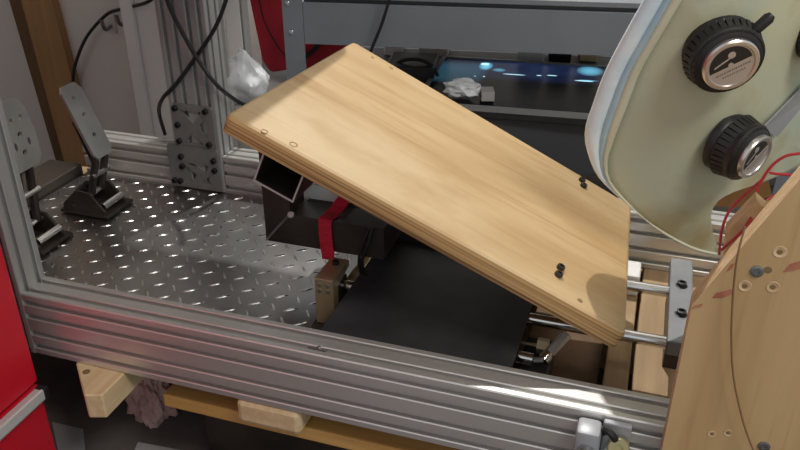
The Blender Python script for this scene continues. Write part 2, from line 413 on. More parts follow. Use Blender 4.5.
# supports below the sheet
bm = nb(); box(bm, -.23, .25, .10, .13, -.0800, PZ-.003); box(bm, -.23, .25, .32, .35, -.0800, PZ-.003); obj('support_strip', bm, 'blacksteel', tp)

# ------------------------------------------------------------------ pedals
def pedal(name, label, base, pb, pt, wd, y, kind):
    """base: (x,z) of the foot on the tread plate; pb/pt: (x,z) of the lower and upper end of the foot plate, all in the plane y"""
    r = thing(name, label, 'pedal', (0, 0, 0))
    b0 = Vector((pb[0], y, pb[1])); t0 = Vector((pt[0], y, pt[1])); v = (t0-b0); Ln = v.length; v.normalize()
    u = Vector((0, 1, 0)); nrm = u.cross(v)
    h = wd/2
    if kind == 'brake':
        outl = [(-h*.72, 0), (h*.72, 0), (h, .010), (h, Ln*.45), (h*.78, Ln*.8), (h*.55, Ln-.006), (h*.35, Ln), (-h*.35, Ln), (-h*.55, Ln-.006), (-h*.8, Ln*.8), (-h, Ln*.45), (-h, .010)]
        holes = [circ(-h*.35, Ln*.72, .0035), circ(h*.3, Ln*.72, .0035), circ(0, Ln*.50, .0038), circ(h*.45, Ln*.36, .0024, 10, .0055), circ(-h*.45, Ln*.36, .0024, 10, .0055), circ(0, Ln*.24, .0038)]
    else:
        outl = [(-h+.006, 0), (h-.006, 0), (h, .008), (h, Ln-.012), (h-.008, Ln), (-h+.006, Ln), (-h, Ln-.008), (-h, .008)]
        holes = [circ(0, Ln*.30, .0034), circ(0, Ln*.58, .0034), circ(-.003, Ln*.82, .0028)]
    bm = nb(); prism(bm, outl, holes, (b0, u, v), .0045)
    obj('foot_plate', bm, 'satin', r, label='brushed aluminium foot plate with drilled holes')
    bx, bz = base
    # arms behind the plate down to the pivot
    piv = Vector((bx-.012, y, bz+.026))
    for s in (-1, 1):
        q = u*s*.011
        a = b0+v*Ln*.55-nrm*.006+q; c = b0-v*.004-nrm*.008+q; d = piv+q
        bm = nb(); tube(bm, [a, c, d], [.0045, .0055, .006], 8); obj('arm', bm, 'blacksteel', r, True)
    bm = nb(); tube(bm, [piv-u*.027, piv+u*.027], .0055, 12); obj('pivot_pin', bm, 'chrome', r, True)
    bm = nb(); tube(bm, [b0.lerp(piv, .45)-u*.019, b0.lerp(piv, .45)+u*.019], .0042, 12); obj('cross_pin', bm, 'chrome', r, True)
    # side plates of the base
    for s in (-1, 1):
        o0 = Vector((bx, y+s*.021-(.004 if s < 0 else 0), bz))
        bm = nb(); prism(bm, [(-.050, 0), (.020, 0), (.020, .010), (-.002, .036), (-.024, .038), (-.050, .014)], [circ(-.03, .016, .004, 10)], (o0, X1, Z1), -.004 if False else .004)
        obj('side_plate', bm, 'blacksteel', r)
    bm = nb(); box(bm, bx-.056, bx+.026, y-.031, y+.031, bz, bz+.005, .001); obj('base', bm, 'blacksteel', r)
    # pressure spring / load cell
    a = piv+Vector((-.004, 0, .012)); c = Vector((bx-.046, y, bz+.016))
    bm = nb(); tube(bm, [a, a.lerp(c, .25), a.lerp(c, .26), a.lerp(c, .8), a.lerp(c, .81), c], [.004, .004, .009, .009, .005, .005], 12); obj('damper', bm, 'black', r, True)
    bm = nb(); tube(bm, [Vector((bx+.012, y-.022, bz+.013)), Vector((bx+.012, y+.022, bz+.013))], .0065, 12); obj('roller', bm, 'chrome', r, True)
    return rebase(r, (bx, y, bz))
pb = up(103, 156, 'y', .30); pt = up(66, 85, 'y', .30); bs = up(97, 202, 'y', .30)
pedal('pedal', 'narrow throttle pedal with a brushed aluminium plate near the timber stud', (pb.x-.012, PZ+.0016), (pb.x, pb.z), (pt.x, pt.z), .040, .30, 'throttle')
pb = up(27, 168, 'y', .185); pt = up(7, 99, 'y', .185)
pedal('pedal', 'wide brake pedal with an aluminium plate drilled in many places', (pb.x-.004, PZ+.0016), (pb.x, pb.z), (pt.x, pt.z), .052, .185, 'brake')
# dark footing behind the pedals
bm = nb(); box(bm, -.30, -.238, .12, .40, -.08, -.044, .002)
tag(origin_to(obj('pedal_crossbar', bm, 'blacksteel'), (-.27, .26, -.08)), 'black steel crossbar on the pallet behind the pedal bases', 'crossbar')

# ------------------------------------------------------------------ black steel box-tube stand
st = thing('steel_stand', 'black welded box-tube stand under the raised end of the plywood board', 'stand')
def sqtube(name, o, u, v, L, s, t=.0025, m='blacksteel', parent=None):
    bm = nb(); e = .0
    prism(bm, [(0, 0), (s, 0), (s, s), (0, s)], [[(t, t), (s-t, t), (s-t, s-t), (t, s-t)]], (Vector(o), Vector(u), Vector(v)), L)
    return obj(name, bm, m, parent)
TH = math.radians(23.5)
UB = Vector((math.cos(TH), 0, -math.sin(TH))); NB = Vector((math.sin(TH), 0, math.cos(TH)))   # along board / board normal
Y0B = .06
A0 = up(220, 130.5, 'y', Y0B)                       # lower front-left corner of the board
TB = .0200
# tilted square tube below the board: frame u=board dir, v=board normal -> u x v = -y ; start at far end
c0 = up(251, 187, 'y', .082)
kk = (c0-A0).dot(UB); s40 = .0465
org = A0+UB*kk-NB*(s40+.0006); org.y = .375
tt = sqtube('tilted_tube', org, UB, NB, .375-.082, s40, .0022, 'blacksteel', st)
bm = nb(); o2 = org.copy(); o2.y = .0819
prism(bm, [(0, 0), (s40, 0), (s40, s40), (0, s40)], [[(.0017, .0017), (s40-.0017, .0017), (s40-.0017, s40-.0017), (.0017, s40-.0017)]], (o2, UB, NB), .0008)
obj('cut_edge', bm, 'cutsteel', tt, label='bright bare cut end of the tube')
# mitred post and front tube in the plane y=.18
yo = .18; xo, zo = .2065, .0070; s = .040
def tq(name, quad, y0, y1, parent=st):
    bm = nb(); prism(bm, quad, (), (Vector((0, y1, 0)), X1, Z1), y1-y0); return obj(name, bm, 'blacksteel', parent)
tq('post', [(xo, zo), (xo+.034, zo+s), (xo+.034, .118), (xo+.004, .135), (xo, .135)], yo, yo+s)
tq('front_tube', [(xo+.0005, zo), (.356, zo), (.356, zo+s), (xo+.0345, zo+s)], yo, yo+s)
bm = nb(); tube(bm, [(xo, yo-.0003, zo+.0006), (xo+.017, yo-.0008, zo+.021), (xo+.034, yo-.0003, zo+s)], [.0012, .0016, .0022], 8); obj('weld_bead', bm, 'steel', st, True)
bm = nb(); lathe(bm, [(.0042, 0), (.0034, .0016), (.001, .0026)], (xo+.035, yo-.0005, zo+s+.0005), (.2, -1, .4), 10); obj('weld_bead', bm, 'cutsteel', st, True)
bm = nb(); box(bm, .316, .356, yo+s, .31, zo, zo+s, .002); obj('side_tube', bm, 'blacksteel', st)
bm = nb(); box(bm, .242, .3155, yo+s+.0003, .272, zo, .0470, .002); obj('tray', bm, 'blacksteel', st)
bm = nb(); box(bm, .316, .545, .272, .3195, -.0800, .0068, .002); cb = obj('crossbar', bm, 'blacksteel', st)
for (qx, qy), wd in (((404, 262), .0095), ((443, 269), .022)):
    p = up(qx, qy, 'y', .271); bm = nb(); box(bm, p.x-wd/2, p.x+wd/2, .2705, .2725, p.z-.0035, p.z+.0035, .0008); obj('tab', bm, 'steel', cb)
for qx, qy in ((390, 266), (424, 272)):
    p = up(qx, qy, 'y', .271); bm = nb(); bolt(bm, (p.x, .2722, p.z), (0, -1, 0), .0035, .004); obj('bolt', bm, 'steel', cb)
rebase(st, (.3, .25, -.08))

# ------------------------------------------------------------------ plywood board
bd = thing('plywood_board', 'large varnished plywood board lying tilted on the black box-tube stand', 'board')
On = A0+NB*TB                                       # upper front-left corner
def onb(px, py):
    p = upl(px, py, On, NB); d = p-On; return (d.dot(UB), d.y)
Bc, Cc, Dc = onb(353.5, 40.5), onb(632.5, 205), onb(627, 336)
corners = [(0.0, 0.0), (Dc[0], 0.0), (Cc[0], Cc[1]), (Bc[0], Bc[1])]
def inset(poly, d):
    m = len(poly); res = []
    for i in range(m):
        p = Vector(poly[i]); a = (p-Vector(poly[i-1])).normalized(); c = (Vector(poly[(i+1) % m])-p).normalized()
        na = Vector((-a.y, a.x)); nc = Vector((-c.y, c.x)); k = (na+nc); k = k/max(k.dot(na), .2); res.append(tuple((p+k*d)[:]))
    return res
base_out = rounded(corners, .0085)
bm = nb(); layers = []
for d, h in ((.0006, 0), (0, .0006), (0, TB-.0045), (.0014, TB-.0014), (.0042, TB)):
    o2 = inset(base_out, d); layers.append([bm.verts.new(A0+UB*x+Y1*y+NB*h) for x, y in o2])
m_ = len(base_out)
for q, s2 in zip(layers, layers[1:]):
    for i in range(m_):
        f = bm.faces.new((q[i], q[(i+1) % m_], s2[(i+1) % m_], s2[i])); f.material_index = 1 if s2 is not layers[-1] else 0
bm.faces.new(layers[0][::-1]); bm.faces.new(layers[-1])
# local coordinates along the board so that the grain follows it
TOB = Matrix((UB, Y1, NB)).transposed().to_4x4(); TOB.translation = A0
bm.transform(TOB.inverted())
sheet = obj('sheet', bm, ['board', 'ply_edge'], bd)
bd.matrix_world = TOB
def onl(px, py): x, y = onb(px, py); return Vector((x, y, TB))
for i, (qx, qy) in enumerate(((581.5, 181), (583, 186.5), (560, 268.5), (558, 275.5))):
    p = onl(qx, qy); bm = nb()
    lathe(bm, [(.0040, -.001), (.0042, .0030), (.0036, .0040), (.0022, .0040), (.0021, .0022), (0, .0022)], p, (0, 0, 1), 16); obj('bolt', bm, 'blacksteel', bd, True)
for qx, qy, r in ((264.5, 131.5, .0036), (293.5, 144.5, .0044), (372.5, 57.5, .0022), (391, 68, .0030)):
    p = onl(qx, qy); bm = nb(); lathe(bm, [(r, -.001), (r, .0003), (r*.75, .0005), (r*.7, -.0004), (0, -.0005)], p, (0, 0, 1), 14); obj('wood_plug', bm, 'plug', bd, True)
p = onl(580, 300.5); bm = nb(); lathe(bm, [(.003, -.001), (.0028, .0003), (.001, .0004)], p, (0, 0, 1), 12); obj('knot', bm, 'graphite', bd)

# things strapped below the board
p = up(318, 196, 'y', .225)
bm = nb(); prism(bm, rounded([(p.x-.012, .0475), (p.x+.040, .0475), (p.x+.044, .054), (p.x+.036, .066), (p.x-.004, .066), (p.x-.016, .057)], .004), (), (Vector((0, .270, 0)), X1, Z1), .044)
tag(origin_to(obj('power_adapter', bm, 'white'), (p.x, .24, .0475)), 'grey plastic adapter lying on the black tube stand', 'adapter')
# red strap around the front tube
path = [up(342, 196, 'y', .200), up(331, 206, 'y', .186)]
pts = [Vector((.2985, .232, .0735)), Vector((.2965, .215, .062)), Vector((.2890, .196, .0500)), Vector((.2860, .1800, .0490)), Vector((.2855, .1772, .042)), Vector((.2860, .1768, .025)), Vector((.2878, .1765, .004)), Vector((.2882, .1768, -.003))]
def ribbon(pts, wv, wd, th):
    bm = nb(); pts = smooth_path(pts, 4); rings = []; wv = Vector(wv)
    for i, q in enumerate(pts):
        t = (pts[min(i+1, len(pts)-1)]-pts[max(i-1, 0)]).normalized(); a = (wv-t*wv.dot(t)).normalized(); c = t.cross(a)
        rings.append([bm.verts.new(q+a*sa*wd/2+c*sc*th/2) for sa, sc in ((-1, -1), (1, -1), (1, 1), (-1, 1))])
    for q, s2 in zip(rings, rings[1:]):
        for i in range(4): bm.faces.new((q[i], q[(i+1) % 4], s2[(i+1) % 4], s2[i]))
    bm.faces.new(rings[0][::-1]); bm.faces.new(rings[-1]); bmesh.ops.recalc_face_normals(bm, faces=bm.faces[:]); return bm
tag(origin_to(obj('strap', ribbon(pts, (1, 0, 0), .0160, .0018), 'redstrap'), (.29, .18, .04)), 'red webbing strap looped over the black steel tube', 'strap')

# ------------------------------------------------------------------ cover, rods, bracket block
bm = nb()
prism(bm, [(.0540, -.0800), (.0560, -.0800), (.0560, -.0185), (.2690, -.0185), (.2690, -.0165), (.0540, -.0165)], (), (Vector((.3265, 0, 0)), Y1, Z1), .203)
cv = obj('sheet_cover', bm, 'blacksheet'); origin_to(cv, (.43, .055, -.08)); tag(cv, 'black folded sheet-metal cover between the front rail and the stand', 'cover')
RY, RZ, R2 = .163, -.0262, .2655
for y, x0, lb in ((RY, .2935, 'polished steel guide rod running from the gold bracket to the grey end block'), (R2, .555, 'polished steel guide rod under the board corner, farther from the front rail')):
    bm = nb(); tube(bm, [(x0, y, RZ), (x0+.001, y, RZ), (.6728, y, RZ)], [.0058, .0068, .0068], 20)
    tag(origin_to(obj('guide_rod', bm, 'chrome', None, True), (x0, y, RZ)), lb, 'rod')
# grey end block
eb = thing('rod_end_block', 'grey machined block holding the two steel guide rods beside the plywood side panel', 'block')
bm = nb(); box(bm, .6732, .6985, RY-.010, .331, -.0345, -.0165, .0015); obj('body', bm, 'greyblock', eb)
bm = nb(); box(bm, .6760, .6960, RY+.03, .325, -.0800, -.0346, .001); obj('foot', bm, 'blacksteel', eb)
for y in (RY+.044, R2+.002):
    bm = nb(); lathe(bm, [(.0068, 0), (.0068, .0006), (.0062, .0009), (.0052, .0009), (.0052, .0048), (.0030, .0052), (.0028, .003), (0, .003)], (.686, y, -.0165), (0, 0, 1), 18); obj('bolt', bm, 'black', eb, True)
rebase(eb, (.686, .25, -.08))
# gold bracket
bb = thing('shaft_bracket', 'gold anodised bracket block bolted at the end of the tread plate', 'bracket')
bm = nb(); prism(bm, [(.1285, -.0600), (.1445, -.0600), (.1445, -.016), (.1790, -.0085), (.1790, .0000), (.1285, .0000)], (), (Vector((.2905, 0, 0)), Y1, Z1), .0225)
bmesh.ops.bevel(bm, geom=[e for e in bm.edges if len(e.link_faces) == 2 and e.calc_face_angle() > .5], offset=.0007, segments=1, affect='EDGES')
obj('body', bm, 'brass', bb)
bm = nb(); box(bm, .2915, .3120, .1500, .1740, -.0600, -.0165, .001); obj('clamp_foot', bm, 'blacksteel', bb)
for bx, bz in ((.2965, -.0075), (.3065, -.0075), (.2965, -.0150), (.3065, -.0150)):
    bm = nb(); bolt(bm, (bx, .1287, bz), (0, -1, 0), .0024, .0014); obj('screw', bm, 'steel', bb, True)
bm = nb(); bolt(bm, (.302, .165, -.0001), (0, 0, 1), .0042, .0040); obj('bolt', bm, 'black', bb, True)
rebase(bb, (.302, .15, -.06))
# floor strip under the bracket
bm = nb(); box(bm, .2885, .325, .0405, .21, -.0800, -.0602, .001); tag(origin_to(obj('spacer_bar', bm, 'blacksteel'), (.305, .12, -.08)), 'black spacer bar under the gold bracket at the plate edge', 'spacer')
# cables by the bracket
def cable(name, label, pts, r, m='rubber', cat='cable', group=None, sm=6):
    pts = smooth_path(pts, sm); bm = nb(); tube(bm, pts, r, 8); ob = obj(name, bm, m, None, True); origin_to(ob, pts[0]); return tag(ob, label, cat, group)
for k, (dx, lb) in enumerate(((0, 'black cable hanging from the tube stand, on the side of the red strap'), (.006, 'black cable hanging from the tube stand, on the side of the sheet cover'))):
    cable('power_cable', lb, [up(369+dx*500, 228, 'y', .176), up(362+dx*900, 245, 'y', .172), up(359+dx*500, 262, 'y', .172), up(362+dx*600, 276, 'y', .178)], .0020, group='cables on the tube stand')
# actuator linkage
lk = thing('actuator_linkage', 'steel tie-rod linkage with ball joint beside the black sheet-metal cover', 'linkage')
a, c = up(567, 334, 'z', -.012), up(543, 360, 'z', -.030)
dv = (c-a)
bm = nb(); tube(bm, [a, a+dv*.72], .0055, 6); obj('tie_rod', bm, 'satin', lk)
bm = nb(); tube(bm, [a+dv*.72, a+dv*.80, a+dv*.81, c], [.0042, .0042, .0068, .0068], 12); obj('ball_joint', bm, 'chrome', lk, True)
e0, e1 = up(515, 356, 'z', -.030), up(533, 360, 'z', -.030)
bm = nb(); tube(bm, [e0, e0.lerp(e1, .1), e0.lerp(e1, .11), e1], [.0045, .0045, .0068, .0068], 16); obj('bushing', bm, 'chrome', lk, True)
bm = nb(); tube(bm, [e1, c], .003, 8); obj('stud', bm, 'steel', lk, True)
p = up(541, 346, 'z', -.035); bm = nb(); tube(bm, [p-X1*.004, p+X1*.008], .0088, 6); obj('nut', bm, 'brass', lk)
bm = nb(); tube(bm, [up(521, 342.5, 'z', -.035), p], .0018, 8); obj('thin_rod', bm, 'brass', lk, True)
bm = nb(); box(bm, .5315, .562, .060, .150, -.0800, -.0400, .002); obj('base', bm, 'black', lk)
rebase(lk, (.55, .12, -.08))
# white block below the rod
p = up(633, 268, 'z', -.05)
bm = nb(); box(bm, p.x-.016, p.x+.010, p.y-.02, p.y+.02, -.0800, -.0500, .003)
tag(origin_to(obj('foam_block', bm, 'white'), (p.x, p.y, -.08)), 'small white foam block on the pallet beneath the farther guide rod', 'block')

# ------------------------------------------------------------------ plywood side panel (outside of the front rail)
sp = thing('side_panel', 'pale plywood side panel with screw holes and a slanted top, bolted to the front rail', 'panel')
YP = -.0185
def pp(px, py, y=YP): p = up(px, py, 'y', y); return (p.x, p.z)
c0, c1, c2 = pp(692, 305), pp(757, 229.5), pp(800, 179)
dx = ((c2[0]-c0[0]), (c2[1]-c0[1])); ext = (c2[0]+dx[0]*.8, c2[1]+dx[1]*.8)
outl = [(c0[0], -.16), (.96, -.16), (.96, ext[1]), ext, c1, c0]
bm = nb(); prism(bm, outl, (), (Vector((0, -.0005, 0)), X1, Z1), .018)
for f in bm.faces: f.material_index = 0 if abs(f.normal.y) > .9 else 1
obj('sheet', bm, ['panel', 'panel_edge'], sp)
for qx, qy, kind in ((757, 271, 'screw'), (773, 287, 'hole'), (745, 286, 'hole'), (780, 252, 'hole'), (768, 270, 'dk'), (764, 446, 'screw'), (712, 434, 'hole'), (728, 433, 'hole')):
    x, z = pp(qx, qy); bm = nb(); sc = .72 if qy > 400 and kind == 'hole' else 1
    if kind == 'screw':
        bolt(bm, (x, YP+.0003, z), (0, -1, 0), .0046, .0016); obj('screw', bm, 'steel', sp, True)
    elif kind == 'dk':
        lathe(bm, [(.0030, 0), (.0028, .0004), (.001, .0005)], (x, YP+.0002, z), (0, -1, 0), 12); obj('stain', bm, 'graphite', sp)
    else:
        h = lathe(bm, [(.0048*sc, 0), (.0044*sc, .0006), (.0026*sc, .0002), (.0024*sc, .0001)], (x, YP+.0002, z), (0, -1, 0), 14); ho = obj('screw_hole', bm, 'panel_edge', sp, True)
        bm = nb(); lathe(bm, [(.0020*sc, 0), (.0018*sc, .0003), (.0001, .0003)], (x, YP+.00005, z), (0, -1, 0), 12); obj('pit', bm, 'graphite', ho)
# red marker strokes
def stroke(pix):
    bm = nb(); q = [pp(*a) for a in pix]; prism(bm, q, (), (Vector((0, YP, 0)), X1, Z1), .0003); obj('marker_stroke', bm, 'redmark', sp)
stroke([(712, 298), (716, 293), (733, 288.5), (732, 294), (722, 298)])
stroke([(690, 309.5), (695, 305), (703, 303.5), (701, 307)])
stroke([(783, 272), (790, 264), (803, 260), (803, 268), (792, 271)])
stroke([(726, 272), (731, 264), (735, 263), (732, 269)])
# dark wire on the panel
wp = [Vector((pp(a, c)[0], YP-.0012, pp(a, c)[1])) for a, c in ((745, 225), (737, 250), (733, 285), (731, 330), (733, 370), (740, 405), (748, 432), (760, 460))]
for q in wp[:2]: q.y -= .001
for q in wp[1:]: q.y -= .006
bm = nb(); tube(bm, smooth_path(wp, 6), .0008, 8); tag(origin_to(obj('thin_wire', bm, 'graphite', None, True), wp[3]), 'thin brown wire hanging down the face of the plywood side panel', 'wire')
rebase(sp, (.8, -.01, -.16))
# inner plywood panel behind it
ip = nb(); YI = .055
ol = [pp(724, 262, YI), pp(727, 233, YI), pp(757, 201, YI), pp(768, 211, YI), pp(850, 180, YI), pp(850, 330, YI), pp(716, 330, YI)]
prism(ip, ol, (), (Vector((0, YI+.018, 0)), X1, Z1), .018)
for f in ip.faces: f.material_index = 0 if abs(f.normal.y) > .9 else 1
z0 = min(a[1] for a in ol)
inn = obj('inner_panel', ip, ['panel_edge', 'panel_edge']); origin_to(inn, (.76, YI, z0)); tag(inn, 'short plywood brace behind the slanted edge of the side panel', 'panel')

# ------------------------------------------------------------------ corner bracket with bolts on the front rail
cb = thing('clamp_bracket', 'grey cast clamp bracket with bolts on the front rail beside the side panel', 'bracket')
yb = -.0008
bm = nb(); box(bm, .6000, .6215, -.024, yb, -.060, -.0050, .0045); obj('ear', bm, 'greycast', cb, True)
bm = nb(); box(bm, .6220, .6460, -.007, yb, -.060, -.0030, .0015); obj('wing', bm, 'greycast', cb)
bm = nb(); lathe(bm, [(.0072, 0), (.0072, .0015), (.0050, .0016), (.0050, .0075), (.0028, .008), (.0026, .005), (0, .005)], (.6110, -.0242, -.0240), (0, -1, .15), 18); obj('bolt', bm, 'steel', cb, True)
bm = nb(); lathe(bm, [(.0092, 0), (.0095, .006), (.0085, .0072), (.0040, .0072), (.0038, .0050), (0, .0050)], (.6370, -.0125, -.0215), (.05, -1, .45), 20); obj('washer_nut', bm, 'yellow', cb, True)
bm = nb(); tube(bm, smooth_path([(.6235, -.008, -.0130), (.6250, -.013, -.0060), (.6300, -.016, -.0070), (.6335, -.015, -.0125)], 4), .0034, 8); obj('hook', bm, 'black', cb, True)
bm = nb(); prism(bm, [(.626, -.062), (.655, -.062), (.655, -.040), (.632, -.026), (.626, -.030)], (), (Vector((0, -.0065, 0)), X1, Z1), .004); obj('gusset', bm, 'white', cb)
rebase(cb, (.63, -.001, -.06))

# ------------------------------------------------------------------ seat shell
se = thing('seat_shell', 'pale green fibreglass seat shell with a thick foam edge, above the far rail', 'seat')
def gsurf(x, z): return .165 - .25*(z-.2) + 7.0*min(max(0, x-.635), .15)**2
def on_seat(px, py, off=0):
    y = .17
    for _ in range(120):
        p = up(px, py, 'y', y); y = min(max(.75*y+.25*(gsurf(p.x, p.z)+off), .05), .45)
    return up(px, py, 'y', y)
def curve2(pts, n):
    q = smooth_path([Vector((a, c, 0)) for a, c in pts], 8); L = [0]
    for a, c in zip(q, q[1:]): L.append(L[-1]+(c-a).length)
    out = []
    for i in range(n):
        t = L[-1]*i/(n-1); k = 0
        while k < len(L)-2 and L[k+1] < t: k += 1
        f = (t-L[k])/max(L[k+1]-L[k], 1e-9); p = q[k].lerp(q[k+1], f); out.append((p.x, p.y))
    return out
NV, NU = 44, 22
inner = curve2([(706, -45), (680, 0), (659, 36), (639, 71), (625, 107), (612, 142), (607, 162), (611, 183), (634, 209), (662, 231), (694, 248), (718, 253.5)], NV)
right = curve2([(880, -45), (875, 60), (868, 130), (815, 160), (764, 182), (734, 192), (716, 203), (711, 218), (714, 236), (720, 253)], NV)
bm = nb(); G = []
for (a, c) in zip(inner, right):
    row = []
    for i in range(NU):
        t = i/(NU-1); row.append(bm.verts.new(on_seat(a[0]+(c[0]-a[0])*t, a[1]+(c[1]-a[1])*t)))
    G.append(row)
for r0, r1 in zip(G, G[1:]):
    for i in range(NU-1): bm.faces.new((r0[i], r1[i], r1[i+1], r0[i+1]))
bmesh.ops.recalc_face_normals(bm, faces=bm.faces[:])
bm.normal_update()
if sum(f.normal.y for f in bm.faces) > 0: bmesh.ops.reverse_faces(bm, faces=bm.faces[:])
sh = obj('shell', bm, 'shell', se, True)
md = sh.modifiers.new('thickness', 'SOLIDIFY'); md.thickness = .006; md.offset = -1
# foam edge and cream flange along the left rim
outer = curve2([(668, -45), (643, 0), (623, 36), (605, 71), (592, 106), (585, 129), (587, 151), (601, 180), (634, 209), (662, 232), (694, 249.5), (717, 255)], NV)
def between(t): return [(a[0]*(1-t)+c[0]*t, a[1]*(1-t)+c[1]*t) for a, c in zip(outer, inner)]
def band(name, e0, e1, th, m, off):
    bm = nb(); R = []
    for a, c in zip(e0, e1):
        p, q = on_seat(*a, off), on_seat(*c, off); d = q-p; w_ = d.length
        nrm = Vector((0.0, -1, 0)); cen = (p+q)/2
        d = d.normalized() if w_ > 1e-6 else Vector((1, 0, 0)); rr = max(w_/2, .0012); th_ = min(th, rr*1.3+.001)
        R.append([bm.verts.new(cen+d*rr*math.cos(k)+nrm*th_*math.sin(k)) for k in [2*math.pi*i/14 for i in range(14)]])
    for q, s2 in zip(R, R[1:]):
        for i in range(14): bm.faces.new((q[i], q[(i+1) % 14], s2[(i+1) % 14], s2[i]))
    bm.faces.new(R[0][::-1]); bm.faces.new(R[-1]); bmesh.ops.recalc_face_normals(bm, faces=bm.faces[:]); return obj(name, bm, m, se, True)
band('foam_edge', outer, between(.60), .0075, 'foam', .002)
band('blue_layer', between(.50), between(.80), .0060, 'foamblue', .001)
band('flange', between(.72), between(1.06), .0050, 'cream', .000)
rebase(se, (.72, .2, .09))

ss = nb(); YS = .398
ol = [(up(a, c, 'y', YS).x, up(a, c, 'y', YS).z) for a, c in ((700, 172), (730, 168), (768, 176), (772, 196), (738, 207), (712, 206))]
prism(ss, ol, (), (Vector((0, YS+.018, 0)), X1, Z1), .018)
sso = obj('seat_support', ss, 'stud'); origin_to(sso, (ol[0][0], YS, ol[-1][1])); tag(sso, 'brown plywood seat support seen behind the tip of the seat shell', 'support')
# bass shakers on the shell
def shaker(px, py, n, R, label, rot, depth=.026, group=None):
    r = thing('bass_shaker', label, 'bass shaker', group=group)
    n = Vector(n).normalized(); o = on_seat(px, py)+n*.004
    lathe_b = nb(); lathe(lathe_b, [(R*.98, -.006), (R*.98, 0), (R*.9, .003)], o, n, 32); obj('mount_ring', lathe_b, 'black', r, True)
    bm = nb(); lathe(bm, [(R*.92, 0), (R*.97, depth*.35), (R*.97, depth*.8), (R*.80, depth), (R*.74, depth*1.02), (0, depth*1.02)], o, n, 40); body = obj('body', bm, 'black', r, True)
    a = n.orthogonal().normalized(); e = n.cross(a)
    up_i = (UP-n*UP.dot(n)).normalized(); rt = up_i.cross(n)
    for k in range(34):
        th = 2*math.pi*k/34; d = up_i*math.cos(th)+rt*math.sin(th); t = n.cross(d)
        bm = nb(); c = o+d*R*.985
        vs = []
        for h0 in (depth*.18, depth*.92):
            for (sd, st_) in ((-1, -1), (1, -1), (1, 1), (-1, 1)):
                vs.append(bm.verts.new(c+n*h0+d*sd*.0022*(1 if h0 < depth*.5 else .8)+t*st_*.0022-(d*.004 if h0 > depth*.5 else d*0)))
        for q in ((3, 2, 1, 0), (4, 5, 6, 7), (0, 1, 5, 4), (1, 2, 6, 5), (2, 3, 7, 6), (3, 0, 4, 7)): bm.faces.new([vs[i] for i in q])
        obj('rib', bm, 'black', body)
    top = o+n*(depth*1.02)
    bm = nb(); lathe(bm, [(R*.74, 0), (R*.74, .003), (R*.70, .0046), (R*.62, .0044), (R*.60, .0030)], top, n, 40); obj('rim', bm, 'ring', r, True)
    bm = nb(); lathe(bm, [(R*.62, 0), (R*.62, .0030), (0, .0031)], top, n, 40); lab = obj('label_disc', bm, 'label', r)
    # printed dark half disc, emblem and two lines of small lettering
    cr, sr = math.cos(rot), math.sin(rot); u = rt*cr+up_i*sr; v = -rt*sr+up_i*cr
    f0 = top+n*.0031
    hd = [(R*.56*math.cos(t), R*.56*math.sin(t)) for t in [math.pi*i/18 for i in range(19)]]
    bm = nb(); prism(bm, hd, (), (f0, u, v), .0002); obj('printed_panel', bm, 'dark', lab)
    bm = nb(); prism(bm, circ(R*.10, R*.30, R*.10, 14), (), (f0+n*.0002, u, v), .0002); prism(bm, [(-R*.42, R*.10), (-R*.40, R*.15), (R*.06, R*.26), (R*.06, R*.22)], (), (f0+n*.0002, u, v), .0002)
    prism(bm, circ(0, R*.02, R*.07, 12), (), (f0+n*.0002, u, v), .0003); obj('printed_emblem', bm, 'label', lab)
    bm = nb(); rnd = random.Random(3)
    for row, (w0, hh, zz) in enumerate(((.44, .055, -.17), (.30, .04, -.29))):
        x = -R*w0
        while x < R*w0:
            ww = R*rnd.uniform(.03, .06); prism(bm, [(x, R*zz), (x+ww*.8, R*zz), (x+ww*.8, R*(zz+hh)), (x, R*(zz+hh))], (), (f0, u, v), .0002); x += ww*1.25
    obj('printed_lettering', bm, 'print', lab)
    p = o
    return rebase(r, p), o, n, up_i, rt, top
s1 = shaker(719, 49, (.34, -.87, -.22), .0315, 'upper bass shaker with a ribbed black ring and silver label on the seat shell', math.radians(33), .020)
s2 = shaker(725, 141, (.66, -.50, -.12), .0290, 'lower bass shaker with a ribbed black ring, above the red wires', math.radians(58), .026)
# terminal tab of the upper shaker
r_, o_, n_, ui, ri, top_ = s1
bm = nb(); tube(bm, [o_+ui*.024+ri*.020+n_*.006, o_+ui*.034+ri*.027+n_*.006, o_+ui*.037+ri*.029+n_*.006], [.0048, .005, .003], 10); tb = obj('terminal', bm, 'black', r_, True); tb.data.transform(Matrix.Translation(-r_.location))
s3 = shaker(816, 26, (.45, -.80, -.2), .0270, 'bass shaker with a ribbed black ring by the top edge of the seat shell', math.radians(33), .022)
# grey bracket strip behind the lower shaker
bm = nb(); P = [on_seat(a, c, -.007) for a, c in ((761, 128), (804, 84), (812, 92), (776, 136))]
nrm = Vector((.6, -.7, -.2)).normalized()
vs = [bm.verts.new(p) for p in P]+[bm.verts.new(p+nrm*.002) for p in P]
for q in ((3, 2, 1, 0), (4, 5, 6, 7), (0, 1, 5, 4), (1, 2, 6, 5), (2, 3, 7, 6), (3, 0, 4, 7)): bm.faces.new([vs[i] for i in q])
bmesh.ops.recalc_face_normals(bm, faces=bm.faces[:])
tag(origin_to(obj('mounting_strip', bm, 'greycast'), P[0]), 'grey metal strip on the seat shell right of the lower bass shaker', 'strip')
